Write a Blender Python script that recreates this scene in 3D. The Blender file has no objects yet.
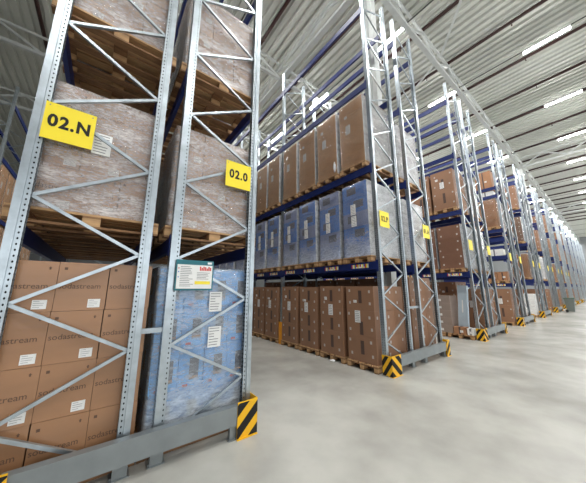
import bpy, math, random
from mathutils import Vector, Matrix

S = bpy.context.scene
COL = S.collection
random.seed(7)
R = math.radians

# ------------------------------------------------------------------ camera, world, light, exposure
cd = bpy.data.cameras.new('camera'); cam = bpy.data.objects.new('camera', cd); COL.objects.link(cam)
CAM = Vector((0.652, -3.078, 1.700)); YAW, PIT = 0.65375, 0.19232
fw = Vector((math.sin(YAW) * math.cos(PIT), math.cos(YAW) * math.cos(PIT), math.sin(PIT)))
rt = fw.cross(Vector((0, 0, 1))).normalized(); up = rt.cross(fw)
mw = Matrix((rt, up, -fw)).transposed().to_4x4(); mw.translation = CAM
cam.matrix_world = mw
cd.sensor_fit = 'HORIZONTAL'; cd.sensor_width = 36.0; cd.lens = 244.307 * 36 / 586
cd.clip_start = 0.05; cd.clip_end = 400
S.camera = cam
vs = S.view_settings
vs.view_transform = 'Standard'; vs.look = 'None'; vs.gamma = 1.0; vs.exposure = 0.28; vs.use_curve_mapping = False
try:
    S.cycles.use_denoising = True
    S.cycles.sample_clamp_indirect = 6.0
    S.cycles.transparent_max_bounces = 24
    S.cycles.use_light_tree = True
    S.cycles.max_bounces = 8
    S.cycles.use_adaptive_sampling = False
except Exception:
    pass
LAMP_STRENGTH = 62.0     # glow of the visible tubes
LAMP_WATTS = 125.0       # light each strip light throws down
W = bpy.data.worlds.new('world'); S.world = W; W.use_nodes = True
W.node_tree.nodes['Background'].inputs[0].default_value = (0.75, 0.86, 1.0, 1)
W.node_tree.nodes['Background'].inputs[1].default_value = 0.5
def front_fill(x, sx, power, z=3.0, sz=4.0):
    l = bpy.data.lights.new('front_fill_light', 'AREA'); l.shape = 'RECTANGLE'; l.size = sx; l.size_y = sz
    l.energy = power; l.color = (0.93, 0.97, 1.0)
    o = bpy.data.objects.new('front_fill_light', l); COL.objects.link(o)
    o.location = (x, -12.6, z); o.rotation_euler = (R(90), 0, 0)
front_fill(1.0, 18.0, 430); front_fill(28.0, 22.0, 350); front_fill(58.0, 24.0, 500)  # unseen fill lights added behind the camera to brighten the rack fronts

# ------------------------------------------------------------------ materials
def lin(c):
    return tuple(((v / 255) / 12.92 if v / 255 <= 0.04045 else ((v / 255 + 0.055) / 1.055) ** 2.4) for v in c) + (1,)
MATS = {}
def nt(m):
    return m.node_tree.nodes, m.node_tree.links
def mat(name, rgb, rough=0.6, metal=0.0, var=0.10, scale=6.0, bump=0.0, coat=0.0, bscale=None, spec=0.5, stretch=(1, 1, 1)):
    """plain painted, printed or metal surface with a little noise in the colour"""
    m = bpy.data.materials.new(name); m.use_nodes = True; N, L = nt(m)
    b = N['Principled BSDF']; b.inputs['Roughness'].default_value = rough; b.inputs['Metallic'].default_value = metal
    b.inputs['Specular IOR Level'].default_value = spec
    if coat:
        b.inputs['Coat Weight'].default_value = coat; b.inputs['Coat Roughness'].default_value = 0.18
    tc = N.new('ShaderNodeTexCoord'); mp = N.new('ShaderNodeMapping'); mp.inputs['Scale'].default_value = stretch
    L.new(tc.outputs['Object'], mp.inputs['Vector'])
    n = N.new('ShaderNodeTexNoise'); n.inputs['Scale'].default_value = scale; n.inputs['Detail'].default_value = 4
    L.new(mp.outputs[0], n.inputs['Vector'])
    r = N.new('ShaderNodeValToRGB'); c = lin(rgb)
    r.color_ramp.elements[0].position = 0.3; r.color_ramp.elements[1].position = 0.7
    r.color_ramp.elements[0].color = tuple(v * (1 - var) for v in c[:3]) + (1,)
    r.color_ramp.elements[1].color = tuple(min(1, v * (1 + var)) for v in c[:3]) + (1,)
    L.new(n.outputs['Fac'], r.inputs[0]); L.new(r.outputs[0], b.inputs['Base Color'])
    if bump:
        n2 = N.new('ShaderNodeTexNoise'); n2.inputs['Scale'].default_value = bscale or scale * 3; n2.inputs['Detail'].default_value = 3
        L.new(mp.outputs[0], n2.inputs['Vector'])
        bp = N.new('ShaderNodeBump'); bp.inputs['Strength'].default_value = bump; bp.inputs['Distance'].default_value = 0.01
        L.new(n2.outputs['Fac'], bp.inputs['Height'])
        L.new(bp.outputs[0], b.inputs['Coat Normal' if coat else 'Normal'])
    MATS[name] = m
    return m
mat('galvanised', (176, 185, 191), 0.34, 0.85, 0.14, 9)
mat('galvanised_dull', (142, 148, 150), 0.45, 0.6, 0.08, 5)
mat('white_steel', (208, 212, 210), 0.5, 0.0, 0.05, 4)
mat('deck', (206, 208, 201), 0.55, 0.0, 0.05, 2)
mat('pipe_red', (52, 24, 20), 0.5, 0.0, 0.1, 4)
mat('navy', (8, 34, 98), 0.5, 0.0, 0.08, 5)
mat('pale_wood', (184, 146, 104), 0.75, 0.0, 0.22, 5, 0.15, stretch=(1, 6, 6))
mat('wood', (130, 95, 64), 0.78, 0.0, 0.28, 5, 0.15, stretch=(1, 6, 6))
mat('kraft', (160, 117, 82), 0.55, 0.0, 0.10, 3, 0.5, coat=0.6, bscale=22, stretch=(.5, .5, 1.6))
mat('kraft_pale', (184, 142, 110), 0.6, 0.0, 0.06, 4)
mat('kraft_gold', (188, 146, 108), 0.6, 0.0, 0.06, 4)
mat('kraft_brown', (146, 108, 82), 0.62, 0.0, 0.07, 3, 0.2, coat=0.15, bscale=9)
mat('kraft_dark', (118, 82, 62), 0.6, 0.0, 0.07, 3, 0.2, coat=0.2, bscale=9)
mat('kraft_orange', (166, 120, 86), 0.62, 0.0, 0.08, 3)
mat('kraft_grey', (150, 134, 124), 0.62, 0.0, 0.06, 3)
mat('carton_blue', (58, 124, 206), 0.5, 0.0, 0.12, 4)
mat('carton_lilac', (134, 146, 186), 0.5, 0.0, 0.1, 4)
mat('carton_pale_blue', (120, 188, 246), 0.5, 0.0, 0.16, 3)
mat('panel_grey', (88, 88, 98), 0.55, 0.0, 0.15, 14)
mat('tape_dark', (84, 64, 56), 0.5, 0.0, 0.1, 6)
mat('ink', (98, 72, 56), 0.7, 0.0, 0.03)
mat('black', (9, 9, 9), 0.7, 0.0, 0.05)
mat('paper', (232, 232, 230), 0.6, 0.0, 0.03)
mat('sticker_paper', (190, 183, 176), 0.6, 0.0, 0.03)
mat('print_grey', (120, 120, 124), 0.6, 0.0, 0.05)
mat('red', (206, 52, 44), 0.5, 0.0, 0.05)
mat('sign_yellow', (246, 222, 44), 0.45, 0.0, 0.03)
mat('label_yellow', (240, 220, 60), 0.5, 0.0, 0.03)
mat('guard_yellow', (240, 182, 22), 0.42, 0.0, 0.06, 8)
mat('orange_guard', (232, 150, 20), 0.45, 0.0, 0.05)
mat('teal', (20, 104, 116), 0.45, 0.0, 0.03)
mat('bin_grey', (108, 116, 112), 0.5, 0.0, 0.05)
mat('bin_green', (60, 96, 72), 0.5, 0.0, 0.05)
mat('rubber', (28, 28, 28), 0.8)
mat('panel_blue', (186, 202, 214), 0.5, 0.0, 0.05)
mat('wall_panel', (140, 144, 146), 0.6, 0.0, 0.03)
mat('lamp_housing', (225, 226, 226), 0.5, 0.0, 0.02)
mat('cable', (60, 60, 62), 0.6, 0.0, 0.02)
m = bpy.data.materials.new('lamp_tube'); m.use_nodes = True; N, L = nt(m)
b = N['Principled BSDF']; b.inputs['Emission Color'].default_value = (1.0, 0.99, 0.97, 1); b.inputs['Emission Strength'].default_value = LAMP_STRENGTH
b.inputs['Base Color'].default_value = (.9, .9, .9, 1)
MATS['lamp_tube'] = m

def film(name, tint, base, streak, scale=3.0, bump=0.6, rough=0.14, stretch=(1, 1, 2.2), foot=0.0, ior=1.7, fine=9, gloss=1.0):
    """stretch wrap: clear sheet, milky where the layers gather (more layers at the foot), with glossy wrinkles"""
    m = bpy.data.materials.new(name); m.use_nodes = True; N, L = nt(m); N.remove(N['Principled BSDF'])
    out = N['Material Output']
    def new(t, **kw):
        n = N.new(t)
        for k, v in kw.items(): n.inputs[k.replace('_', ' ')].default_value = v
        return n
    tc = N.new('ShaderNodeTexCoord')
    mp = new('ShaderNodeMapping', Scale=stretch, Rotation=(0.25, 0.2, 0.1)); L.new(tc.outputs['Object'], mp.inputs['Vector'])
    n = new('ShaderNodeTexNoise', Scale=scale, Detail=6, Roughness=0.7, Distortion=0.4); L.new(mp.outputs[0], n.inputs['Vector'])
    mpf = new('ShaderNodeMapping', Scale=(1.0, 1.0, 3.0), Rotation=(0.5, -0.4, 0.0)); L.new(tc.outputs['Object'], mpf.inputs['Vector'])
    n2 = new('ShaderNodeTexNoise', Scale=scale * fine, Detail=5, Roughness=0.65, Distortion=0.8); L.new(mpf.outputs[0], n2.inputs['Vector'])
    mul = N.new('ShaderNodeMath'); mul.operation = 'ADD'
    h = N.new('ShaderNodeMath'); h.operation = 'MULTIPLY'; h.inputs[1].default_value = 0.5
    L.new(n.outputs['Fac'], h.inputs[0]); 
    h2 = N.new('ShaderNodeMath'); h2.operation = 'MULTIPLY'; h2.inputs[1].default_value = 0.5; L.new(n2.outputs['Fac'], h2.inputs[0])
    L.new(h.outputs[0], mul.inputs[0]); L.new(h2.outputs[0], mul.inputs[1])
    mr = new('ShaderNodeMapRange', From_Min=0.42, From_Max=0.66, To_Min=base, To_Max=streak); L.new(mul.outputs[0], mr.inputs['Value'])
    fac = mr.outputs[0]
    if foot:
        sz = N.new('ShaderNodeSeparateXYZ'); L.new(tc.outputs['Object'], sz.inputs[0])
        fz_ = new('ShaderNodeMapRange', From_Min=0.05, From_Max=0.6, To_Min=foot, To_Max=0.0); L.new(sz.outputs[2], fz_.inputs['Value'])
        m3 = N.new('ShaderNodeMath'); m3.operation = 'MULTIPLY'; L.new(n2.outputs['Fac'], m3.inputs[0]); L.new(fz_.outputs[0], m3.inputs[1])
        ad = N.new('ShaderNodeMath'); ad.operation = 'ADD'; ad.use_clamp = True; L.new(fac, ad.inputs[0]); L.new(m3.outputs[0], ad.inputs[1]); fac = ad.outputs[0]
    bp = new('ShaderNodeBump', Strength=bump, Distance=0.03); L.new(mul.outputs[0], bp.inputs['Height'])
    tr = N.new('ShaderNodeBsdfTransparent'); tr.inputs[0].default_value = (0.97, 0.97, 0.97, 1)
    df = N.new('ShaderNodeBsdfDiffuse'); df.inputs[0].default_value = lin(tint)
    gl = N.new('ShaderNodeBsdfGlossy'); gl.inputs['Roughness'].default_value = rough; gl.inputs[0].default_value = (0.95, 0.95, 0.95, 1)
    L.new(bp.outputs[0], gl.inputs['Normal']); L.new(bp.outputs[0], df.inputs['Normal'])
    m1 = N.new('ShaderNodeMixShader'); L.new(fac, m1.inputs[0]); L.new(tr.outputs[0], m1.inputs[1]); L.new(df.outputs[0], m1.inputs[2])
    fr = N.new('ShaderNodeFresnel'); fr.inputs['IOR'].default_value = ior; L.new(bp.outputs[0], fr.inputs['Normal'])
    m2 = N.new('ShaderNodeMixShader'); gm = N.new('ShaderNodeMath'); gm.operation = 'MULTIPLY'; gm.inputs[1].default_value = gloss; L.new(fr.outputs[0], gm.inputs[0]); L.new(gm.outputs[0], m2.inputs[0]); L.new(m1.outputs[0], m2.inputs[1]); L.new(gl.outputs[0], m2.inputs[2])
    L.new(m2.outputs[0], out.inputs['Surface'])
    MATS[name] = m
film('film_clear', (246, 238, 236), 0.08, 0.80, 2.2, bump=.7, stretch=(.7, .7, 2.6), rough=.2)
film('film_brown', (226, 206, 182), 0.0, 0.26, 1.2, ior=1.5, gloss=.6)
film('film_blue', (214, 220, 236), 0.06, 0.36, 1.6, foot=1.0, ior=1.45, gloss=.6)
film('film_milky', (236, 244, 252), 0.12, 0.52, 1.1, foot=.8, ior=1.5, bump=.4)
film('film_white', (238, 240, 242), 0.40, 1.0, 2.5)

# perforated upright steel: round slots painted on, the shade inside them put into the colour
m = MATS['galvanised'].copy(); m.name = 'perforated_steel'; MATS['perforated_steel'] = m
N, L = nt(m); b = N['Principled BSDF']; out = N['Material Output']
def mth(op, a, b_=None, c=None):
    n = N.new('ShaderNodeMath'); n.operation = op
    for i, v in enumerate((a, b_, c)):
        if v is None: continue
        if isinstance(v, (int, float)): n.inputs[i].default_value = v
        else: L.new(v, n.inputs[i])
    return n.outputs[0]
tc = N.new('ShaderNodeTexCoord'); sx = N.new('ShaderNodeSeparateXYZ'); L.new(tc.outputs['Object'], sx.inputs[0])
sn = N.new('ShaderNodeSeparateXYZ'); L.new(tc.outputs['Normal'], sn.inputs[0])
fz = mth('MULTIPLY', mth('SUBTRACT', mth('FRACT', mth('DIVIDE', sx.outputs[2], 0.05)), 0.5), 0.05)
ay, ax = mth('ABSOLUTE', sx.outputs[1]), mth('ABSOLUTE', sx.outputs[0])
on_x = mth('GREATER_THAN', mth('ABSOLUTE', sn.outputs[0]), 0.7)
on_step = mth('MULTIPLY', mth('LESS_THAN', ay, 0.043), mth('SUBTRACT', 1.0, on_x))
def dist(a, z): return mth('SQRT', mth('ADD', mth('MULTIPLY', a, a), mth('MULTIPLY', z, z)))
h1 = mth('MULTIPLY', mth('LESS_THAN', dist(mth('SUBTRACT', ay, 0.024), mth('MULTIPLY', fz, 0.7)), 0.0065), mth('MULTIPLY', on_x, mth('GREATER_THAN', ax, 0.03)))
h2 = mth('MULTIPLY', mth('LESS_THAN', dist(mth('SUBTRACT', ax, 0.028), mth('MULTIPLY', fz, 0.65)), 0.0065), on_step)
hole = mth('MAXIMUM', h1, h2)
tr = N.new('ShaderNodeBsdfDiffuse'); tr.inputs[0].default_value = (0.015, 0.016, 0.018, 1); mx = N.new('ShaderNodeMixShader')   # flat near-black painted for the unlit inside of the post
L.new(hole, mx.inputs[0]); L.new(b.outputs[0], mx.inputs[1]); L.new(tr.outputs[0], mx.inputs[2]); L.new(mx.outputs[0], out.inputs['Surface'])

# polished concrete
m = bpy.data.materials.new('concrete'); m.use_nodes = True; N, L = nt(m); b = N['Principled BSDF']
tc = N.new('ShaderNodeTexCoord')
def noise(scale, detail, dist_=0.0):
    n = N.new('ShaderNodeTexNoise'); n.inputs['Scale'].default_value = scale; n.inputs['Detail'].default_value = detail
    n.inputs['Distortion'].default_value = dist_; L.new(tc.outputs['Object'], n.inputs['Vector']); return n
n1, n2, n3 = noise(0.5, 5, 0.0), noise(1.6, 7, 0.0), noise(30, 3)
mixf = N.new('ShaderNodeMix'); mixf.data_type = 'FLOAT'; mixf.inputs[0].default_value = 0.45
L.new(n1.outputs['Fac'], mixf.inputs[2]); L.new(n2.outputs['Fac'], mixf.inputs[3])
r = N.new('ShaderNodeValToRGB'); r.color_ramp.elements[0].position = 0.33; r.color_ramp.elements[1].position = 0.62
r.color_ramp.elements[0].color = lin((150, 149, 143)); r.color_ramp.elements[1].color = lin((188, 187, 180))
L.new(mixf.outputs[0], r.inputs[0]); L.new(r.outputs[0], b.inputs['Base Color'])
b.inputs['Roughness'].default_value = 0.27
MATS['concrete'] = m

# ------------------------------------------------------------------ mesh helpers
class MB:
    """collects solids and links them as ONE mesh object"""
    def __init__(s): s.v = []; s.f = []; s.mi = []
    def add(s, vs, fs, mi=0):
        o = len(s.v); s.v += [tuple(v) for v in vs]; s.f += [tuple(i + o for i in f) for f in fs]; s.mi += [mi] * len(fs)
        return s
    def box(s, x0, x1, y0, y1, z0, z1, mi=0, c=0.0):
        if c <= 0:
            return s.add([(x0, y0, z0), (x1, y0, z0), (x1, y1, z0), (x0, y1, z0), (x0, y0, z1), (x1, y0, z1), (x1, y1, z1), (x0, y1, z1)],
                         [(0, 3, 2, 1), (4, 5, 6, 7), (0, 1, 5, 4), (1, 2, 6, 5), (2, 3, 7, 6), (3, 0, 4, 7)], mi)
        P = lambda x, y, z, k: [(x + k[0] * c, y, z), (x, y + k[1] * c, z), (x, y, z + k[2] * c)]
        vs = []
        for iz in (0, 1):
            for iy in (0, 1):
                for ix in (0, 1):
                    vs += P((x0, x1)[ix], (y0, y1)[iy], (z0, z1)[iz], (1 - 2 * ix, 1 - 2 * iy, 1 - 2 * iz))
        I = lambda ix, iy, iz, a: (iz * 4 + iy * 2 + ix) * 3 + a
        fs = []
        # the point of corner moved along axis a lies on the two faces whose normals are the other axes
        # main faces use corners moved along the two in-plane axes -> octagon
        def octo(fix, val, u, w):
            loop = []
            for (a, b_) in ((0, 0), (1, 0), (1, 1), (0, 1)):
                k = [0, 0, 0]; k[fix] = val; k[u] = a; k[w] = b_
                pu, pw = I(*k, u), I(*k, w)
                loop += [pw, pu] if (a, b_) in ((0, 0), (1, 1)) else [pu, pw]
            return tuple(loop) if val else tuple(reversed(loop))
        fs += [octo(2, 0, 0, 1), octo(2, 1, 0, 1), octo(0, 0, 1, 2), octo(0, 1, 1, 2), octo(1, 0, 2, 0), octo(1, 1, 2, 0)]
        for ix in (0, 1):
            for iy in (0, 1):
                for iz in (0, 1):
                    t = (I(ix, iy, iz, 0), I(ix, iy, iz, 1), I(ix, iy, iz, 2))
                    fs.append(t if (ix + iy + iz) % 2 == 0 else t[::-1])
        return s.add(vs, fs, mi)
    def bar(s, p, q, w, h, mi=0, upv=(0, 1, 0)):
        p, q = Vector(p), Vector(q); d = (q - p).normalized(); a = d.cross(Vector(upv)).normalized(); b_ = a.cross(d).normalized()
        vs = []
        for e in (p, q):
            for su, sv in ((-1, -1), (1, -1), (1, 1), (-1, 1)):
                vs.append(e + a * (su * w / 2) + b_ * (sv * h / 2))
        return s.add(vs, [(3, 2, 1, 0), (4, 5, 6, 7), (0, 1, 5, 4), (1, 2, 6, 5), (2, 3, 7, 6), (3, 0, 4, 7)], mi)
    def channel(s, p, q, w, h, t=0.003, mi=0, upv=(0, 1, 0)):
        """U section: web of width w, flanges of height h"""
        p, q = Vector(p), Vector(q); d = (q - p).normalized(); a = d.cross(Vector(upv)).normalized(); b_ = a.cross(d).normalized()
        pr = [(-w / 2, 0), (w / 2, 0), (w / 2, h), (w / 2 - t, h), (w / 2 - t, t), (-w / 2 + t, t), (-w / 2 + t, h), (-w / 2, h)]
        vs = [e + a * u + b_ * v for e in (p, q) for u, v in pr]; n = len(pr)
        fs = [(i, (i + 1) % n, n + (i + 1) % n, n + i) for i in range(n)] + [tuple(range(n))[::-1], tuple(range(n, 2 * n))]
        return s.add(vs, fs, mi)
    def extrude_z(s, pts, z0, z1, mi=0, cap=True):
        n = len(pts); vs = [(x, y, z0) for x, y in pts] + [(x, y, z1) for x, y in pts]
        fs = [(i, (i + 1) % n, n + (i + 1) % n, n + i) for i in range(n)]
        if cap: fs += [tuple(range(n))[::-1], tuple(range(n, 2 * n))]
        return s.add(vs, fs, mi)
    def cyl(s, p, q, r, n=10, mi=0, r2=None):
        p, q = Vector(p), Vector(q); d = (q - p).normalized(); a = d.orthogonal().normalized(); b_ = d.cross(a); r2 = r if r2 is None else r2
        vs = [p + (a * math.cos(t) + b_ * math.sin(t)) * r for t in [2 * math.pi * i / n for i in range(n)]]
        vs += [q + (a * math.cos(t) + b_ * math.sin(t)) * r2 for t in [2 * math.pi * i / n for i in range(n)]]
        return s.add(vs, [(i, (i + 1) % n, n + (i + 1) % n, n + i) for i in range(n)] + [tuple(range(n))[::-1], tuple(range(n, 2 * n))], mi)
    def quad(s, a, b_, c, d, mi=0): return s.add([a, b_, c, d], [(0, 1, 2, 3)], mi)
    def mesh(s, name, mats, smooth=False):
        me = bpy.data.meshes.new(name); me.from_pydata(s.v, [], s.f)
        for m_ in ([mats] if isinstance(mats, str) else mats): me.materials.append(MATS[m_])
        me.polygons.foreach_set('material_index', s.mi)
        if smooth: me.polygons.foreach_set('use_smooth', [True] * len(s.f))
        me.update(); return me
    def build(s, name, mats, parent=None, loc=(0, 0, 0), smooth=False):
        return link(name, s.mesh(name, mats, smooth), parent, loc)
def link(name, data, parent=None, loc=(0, 0, 0), rot=None):
    o = bpy.data.objects.new(name, data); COL.objects.link(o); o.parent = parent; o.location = loc
    if rot: o.rotation_euler = rot
    return o
def tag(o, label=None, cat=None, group=None, kind=None):
    if label is not None: o['label'] = label
    if cat: o['category'] = cat
    if group: o['group'] = group
    if kind: o['kind'] = kind
    return o
def thing(name, label, cat, loc=(0, 0, 0), group=None):
    return tag(link(name, None, None, loc), label, cat, group, 'thing')
KIDS = {}
def kids(o): return [c for c in KIDS.get(o.name, [])]
def copy_tree(o, parent=None, tree=None):
    c = o.copy(); COL.objects.link(c); c.parent = parent
    for ch in o.children: copy_tree(ch, c)
    return c
def dup(o, loc, label, group=None, rz=None):
    c = copy_tree(o); c.location = loc; c['label'] = label
    if group: c['group'] = group
    if rz is not None: c.rotation_euler = (0, 0, rz)
    return c
def textmesh(name, body, size, material, weight=0.0, ext=0.0, spacing=1.0):
    cu = bpy.data.curves.new(name, 'FONT'); cu.body = body; cu.size = size; cu.align_x = 'CENTER'; cu.align_y = 'CENTER'
    cu.offset = weight; cu.extrude = ext; cu.resolution_u = 3; cu.space_character = spacing
    o = bpy.data.objects.new(name, cu); COL.objects.link(o)
    bpy.context.view_layer.update()
    me = bpy.data.meshes.new_from_object(o.evaluated_get(bpy.context.evaluated_depsgraph_get()))
    bpy.data.objects.remove(o); bpy.data.curves.remove(cu)
    me.materials.clear(); me.materials.append(MATS[material]); me.name = name
    return me
ORD = ['first', 'second', 'third', 'fourth', 'fifth', 'sixth', 'seventh', 'eighth', 'ninth', 'tenth', 'eleventh', 'twelfth', 'thirteenth', 'fourteenth', 'fifteenth', 'sixteenth']

# ------------------------------------------------------------------ layout (metres): X along the rack ends, Y along the aisles, Z up
D0 = 0.97                      # frame depth between upright centres
NX, OX, PX = 0.0, 1.268, 5.394 # first upright of the racks signed N, O, P
PITCH = 5.515                  # from one back-to-back pair to the next
QOFF = 1.563                   # second rack of a pair
BAY = 3.67
LV = [2.30, 4.60, 6.88, 9.25]  # beam tops
NP = 12
X0, X1, Y0, Y1, ZD = -22.0, 86.0, -13.0, 46.0, 13.35

# ------------------------------------------------------------------ building shell
tag(MB().box(X0, X1, Y0, Y1, -0.3, 0).build('floor', 'concrete'), 'light grey polished concrete warehouse floor', kind='structure')
mb = MB(); pit = 2.757 / 8; x = X0; pts = []
while x < X1:
    pts += [(x, ZD), (x + 0.52 * pit, ZD), (x + 0.64 * pit, ZD + 0.12), (x + 0.88 * pit, ZD + 0.12)]; x += pit
pts.append((x, ZD))
mb.add([(px, Y0, z) for px, z in pts] + [(px, Y1, z) for px, z in pts], [(i, i + 1, len(pts) + i + 1, len(pts) + i) for i in range(len(pts) - 1)])
mb.box(X0, X1 + .5, Y0, Y1, ZD + 0.14, ZD + 0.4)
tag(mb.build('ceiling', 'deck'), 'pale ribbed steel roof deck', kind='structure')
tag(MB().box(X1, X1 + .2, Y0, Y1, 0, ZD + .3).build('wall_east', 'wall_panel'), 'pale far end wall of the hall', kind='structure')
tag(MB().box(X0 - .2, X0, Y0, Y1, 0, ZD + .3).build('wall_west', 'wall_panel'), 'pale side wall of the hall', kind='structure')
tag(MB().box(X0, X1, Y1, Y1 + .2, 0, ZD + .3).build('wall_north', 'wall_panel'), 'pale wall behind the racks', kind='structure')
tag(MB().box(X0, X1, Y0 - .2, Y0, 0, ZD + .3).build('wall_south', 'wall_panel'), 'pale wall of the dock side', kind='structure')

# roof trusses
ZB, ZT = 12.2, 13.08
def truss(name, label, p, q, step, wide, group=None):
    p, q = Vector(p), Vector(q); d = q - p; Ln = d.length; d.normalize(); side = Vector((-d.y, d.x, 0))
    t = thing(name, label, 'roof truss', p, group)
    h = ZT - ZB
    MB().bar((0, 0, 0), d * Ln, wide, 0.14, upv=(0, 0, 1)).build('bottom_chord', 'white_steel', t)
    MB().bar((0, 0, h), d * Ln + Vector((0, 0, h)), wide * .55, 0.10, upv=(0, 0, 1)).build('top_chord', 'white_steel', t)
    n = max(2, int(round(Ln / step))); s_ = Ln / n
    if n % 2: n += 1; s_ = Ln / n
    for i in range(n):
        a, b_ = d * (s_ * i), d * (s_ * (i + 1))
        za, zb = (0.05, h - .05) if i % 2 == 0 else (h - .05, 0.05)
        MB().bar(a + Vector((0, 0, za)), b_ + Vector((0, 0, zb)), 0.10, 0.08, upv=side).build('diagonal', 'white_steel', t)
    return t
CX, CY = PX + D0 + 0.297, 0.55   # column line in the flue of each back-to-back pair
spans = [(-15.4, CX - .01), (CX, CX + 22.05), (CX + 22.06, CX + 44.12), (CX + 44.12, CX + 66.18), (CX + 66.18, X1)]
names = ['over the racks with the large yellow signs', 'nearest, running right from above the chevron guard', 'second along the row of rack ends', 'third along the row of rack ends', 'last before the far end wall']
for (a, b_), s_ in zip(spans, names):
    truss('roof_truss', 'white lattice truss along the rack ends, ' + s_, (a, CY, ZB), (b_, CY, ZB), 1.38, 0.18)
for y, s_ in ((5.78, 'first behind the rack ends'), (11.3, 'second behind the rack ends'), (16.7, 'third behind the rack ends')):
    truss('roof_truss', 'white lattice roof truss crossing over the left racks, ' + s_, (-15.2, y, ZB), (CX - .13, y, ZB), 1.6, 0.14)
    truss('roof_truss', 'white lattice roof truss crossing right of the first column, ' + s_, (CX + .13, y, ZB), (CX + 11, y, ZB), 1.6, 0.14)
for x_, s_ in ((CX, 'above the first chevron guard'), (CX + 22.06, 'mid hall on the right'), (CX + 44.12, 'far down the hall on the right'), (-15.4, 'at the far left')):
    if x_ > 0:
        truss('roof_truss', 'white lattice truss running to the dock side ' + s_, (x_, Y0, ZB), (x_, CY - .15, ZB), 1.4, 0.14)
    if x_ < 10:
        truss('roof_truss', 'white lattice truss running deep behind the rack ends ' + s_, (x_, CY + .15, ZB), (x_, 27, ZB), 2.0, 0.20)
for p, q, s_ in (((12.3, .4, 12.75), (5.8, -4.8, 12.9), 'on the open side of the nearest truss'), ((12.5, .7, 12.75), (15.4, 5.75, 12.95), 'behind the nearest truss')):
    tag(MB().bar(p, q, .10, .02, upv=(0, 0, 1)).build('roof_brace', 'white_steel'), 'thin flat white bar slanting under the roof ' + s_, 'roof brace', kind='thing')
def column(x_, y, label):
    h, t, z = 0.12, 0.018, ZB - .08
    m_ = MB().box(x_ - h, x_ + h, y - h, y - h + t, 0, z).box(x_ - h, x_ + h, y + h - t, y + h, 0, z).box(x_ - t / 2, x_ + t / 2, y - h + t, y + h - t, 0, z)
    m_.box(x_ - .17, x_ + .17, y - .17, y + .17, 0, .02)
    tag(m_.build('steel_column', 'white_steel'), label, 'column', kind='thing')
column(CX, CY, 'white steel column between the back-to-back racks at the first chevron guard')
column(CX, 11.3, 'white steel column deep between the racks behind the blue stacks')
column(CX + 22.06, CY, 'white steel column inside the fifth pair of racks')

# sprinkler pipes and strip lights
def pipe(i, x_):
    if x_ < 2: lb = 'red-brown sprinkler pipe under the roof at the far left'
    else:
        k = int(round((x_ - 5.3) / 2.757))
        lb = 'red-brown sprinkler pipe under the roof deck, %s from the left' % ORD[k] if k < 8 else None
    t = thing('sprinkler_pipe', lb or 'thin red-brown sprinkler pipe far down the roof deck', 'pipe', (x_, 0, ZD - .12), None if lb else 'sprinkler pipes far down the roof')
    MB().cyl((0, Y0, 0), (0, 28, 0), 0.075, 12).build('pipe', 'pipe_red', t, smooth=True)
    if k_small(x_):
        for y in (-9.0, -5.5, -2.0, 1.6, 5.2, 8.8):
            MB().cyl((0, y, 0), (0, y, -.16), 0.018, 6).cyl((0, y, -.16), (0, y, -.175), 0.035, 8).build('sprinkler_head', 'pipe_red', t)
def k_small(x_): return 1 < x_ < 26
xs_ = [-2.85] + [5.3 + 2.757 * k for k in range(0, 22)]
for i, x_ in enumerate(xs_): pipe(i, x_)

ZL = 12.47
lamp0 = thing('strip_light', '', 'light')
MB().box(-.06, .06, -.76, .76, .035, .10).build('housing', 'lamp_housing', lamp0)
MB().cyl((0, -.74, -.02), (0, .74, -.02), .036, 7).build('tube', 'lamp_tube', lamp0)
for y in (-.745, .745): MB().box(-.03, .03, y - .012, y + .012, -.06, .036).build('tube_holder', 'lamp_housing', lamp0)
ld = bpy.data.lights.new('strip_light_beam', 'AREA'); ld.shape = 'RECTANGLE'; ld.size = .08; ld.size_y = 1.45; ld.energy = LAMP_WATTS; ld.color = (1.0, .99, .97)
link('strip_light_beam', ld, lamp0, (0, 0, -.065))
first = True
LX = [9.44 + 5.515 * n for n in range(-2, 14)]; LY = [-11.5, -7.15, -2.8, 1.42, 5.9, 10.25, 14.6]
for i, x_ in enumerate(LX):
    for j, y in enumerate(LY):
        if x_ < 0 and y > 0: continue
        nn = i - 2
        if nn >= 0 and nn < 6 and j in (2, 3, 4, 5):
            lb = 'lit strip light %s, %s light line from the left' % (('in front of the rack ends', 'just behind the rack ends', 'deep over the aisle', 'deepest over the aisle')[j - 2], ORD[nn]); g = None
        elif nn >= 6 and j in (2, 3): lb, g = 'small lit strip light in the distance far down the hall roof', 'distant strip lights'
        else: lb, g = 'lit strip light high above the racks outside the main rows of view', 'strip lights over the rest of the hall'
        if first: o = lamp0; o.location = (x_, y, ZL); o['label'] = lb; first = False
        else: o = dup(lamp0, (x_, y, ZL), lb)
        if g: o['group'] = g
    lbc = 'thin dark cable tray carrying the %s light line from the left' % ORD[i - 2] if 2 <= i < 9 else 'thin cable tray of a light line outside the main view'
    tag(MB().box(x_ - .02, x_ + .02, Y0, 27, ZL + .10, ZL + .13).build('cable_tray', 'cable'), lbc, 'cable tray', None if 2 <= i < 9 else 'cable trays outside the main view')

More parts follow.
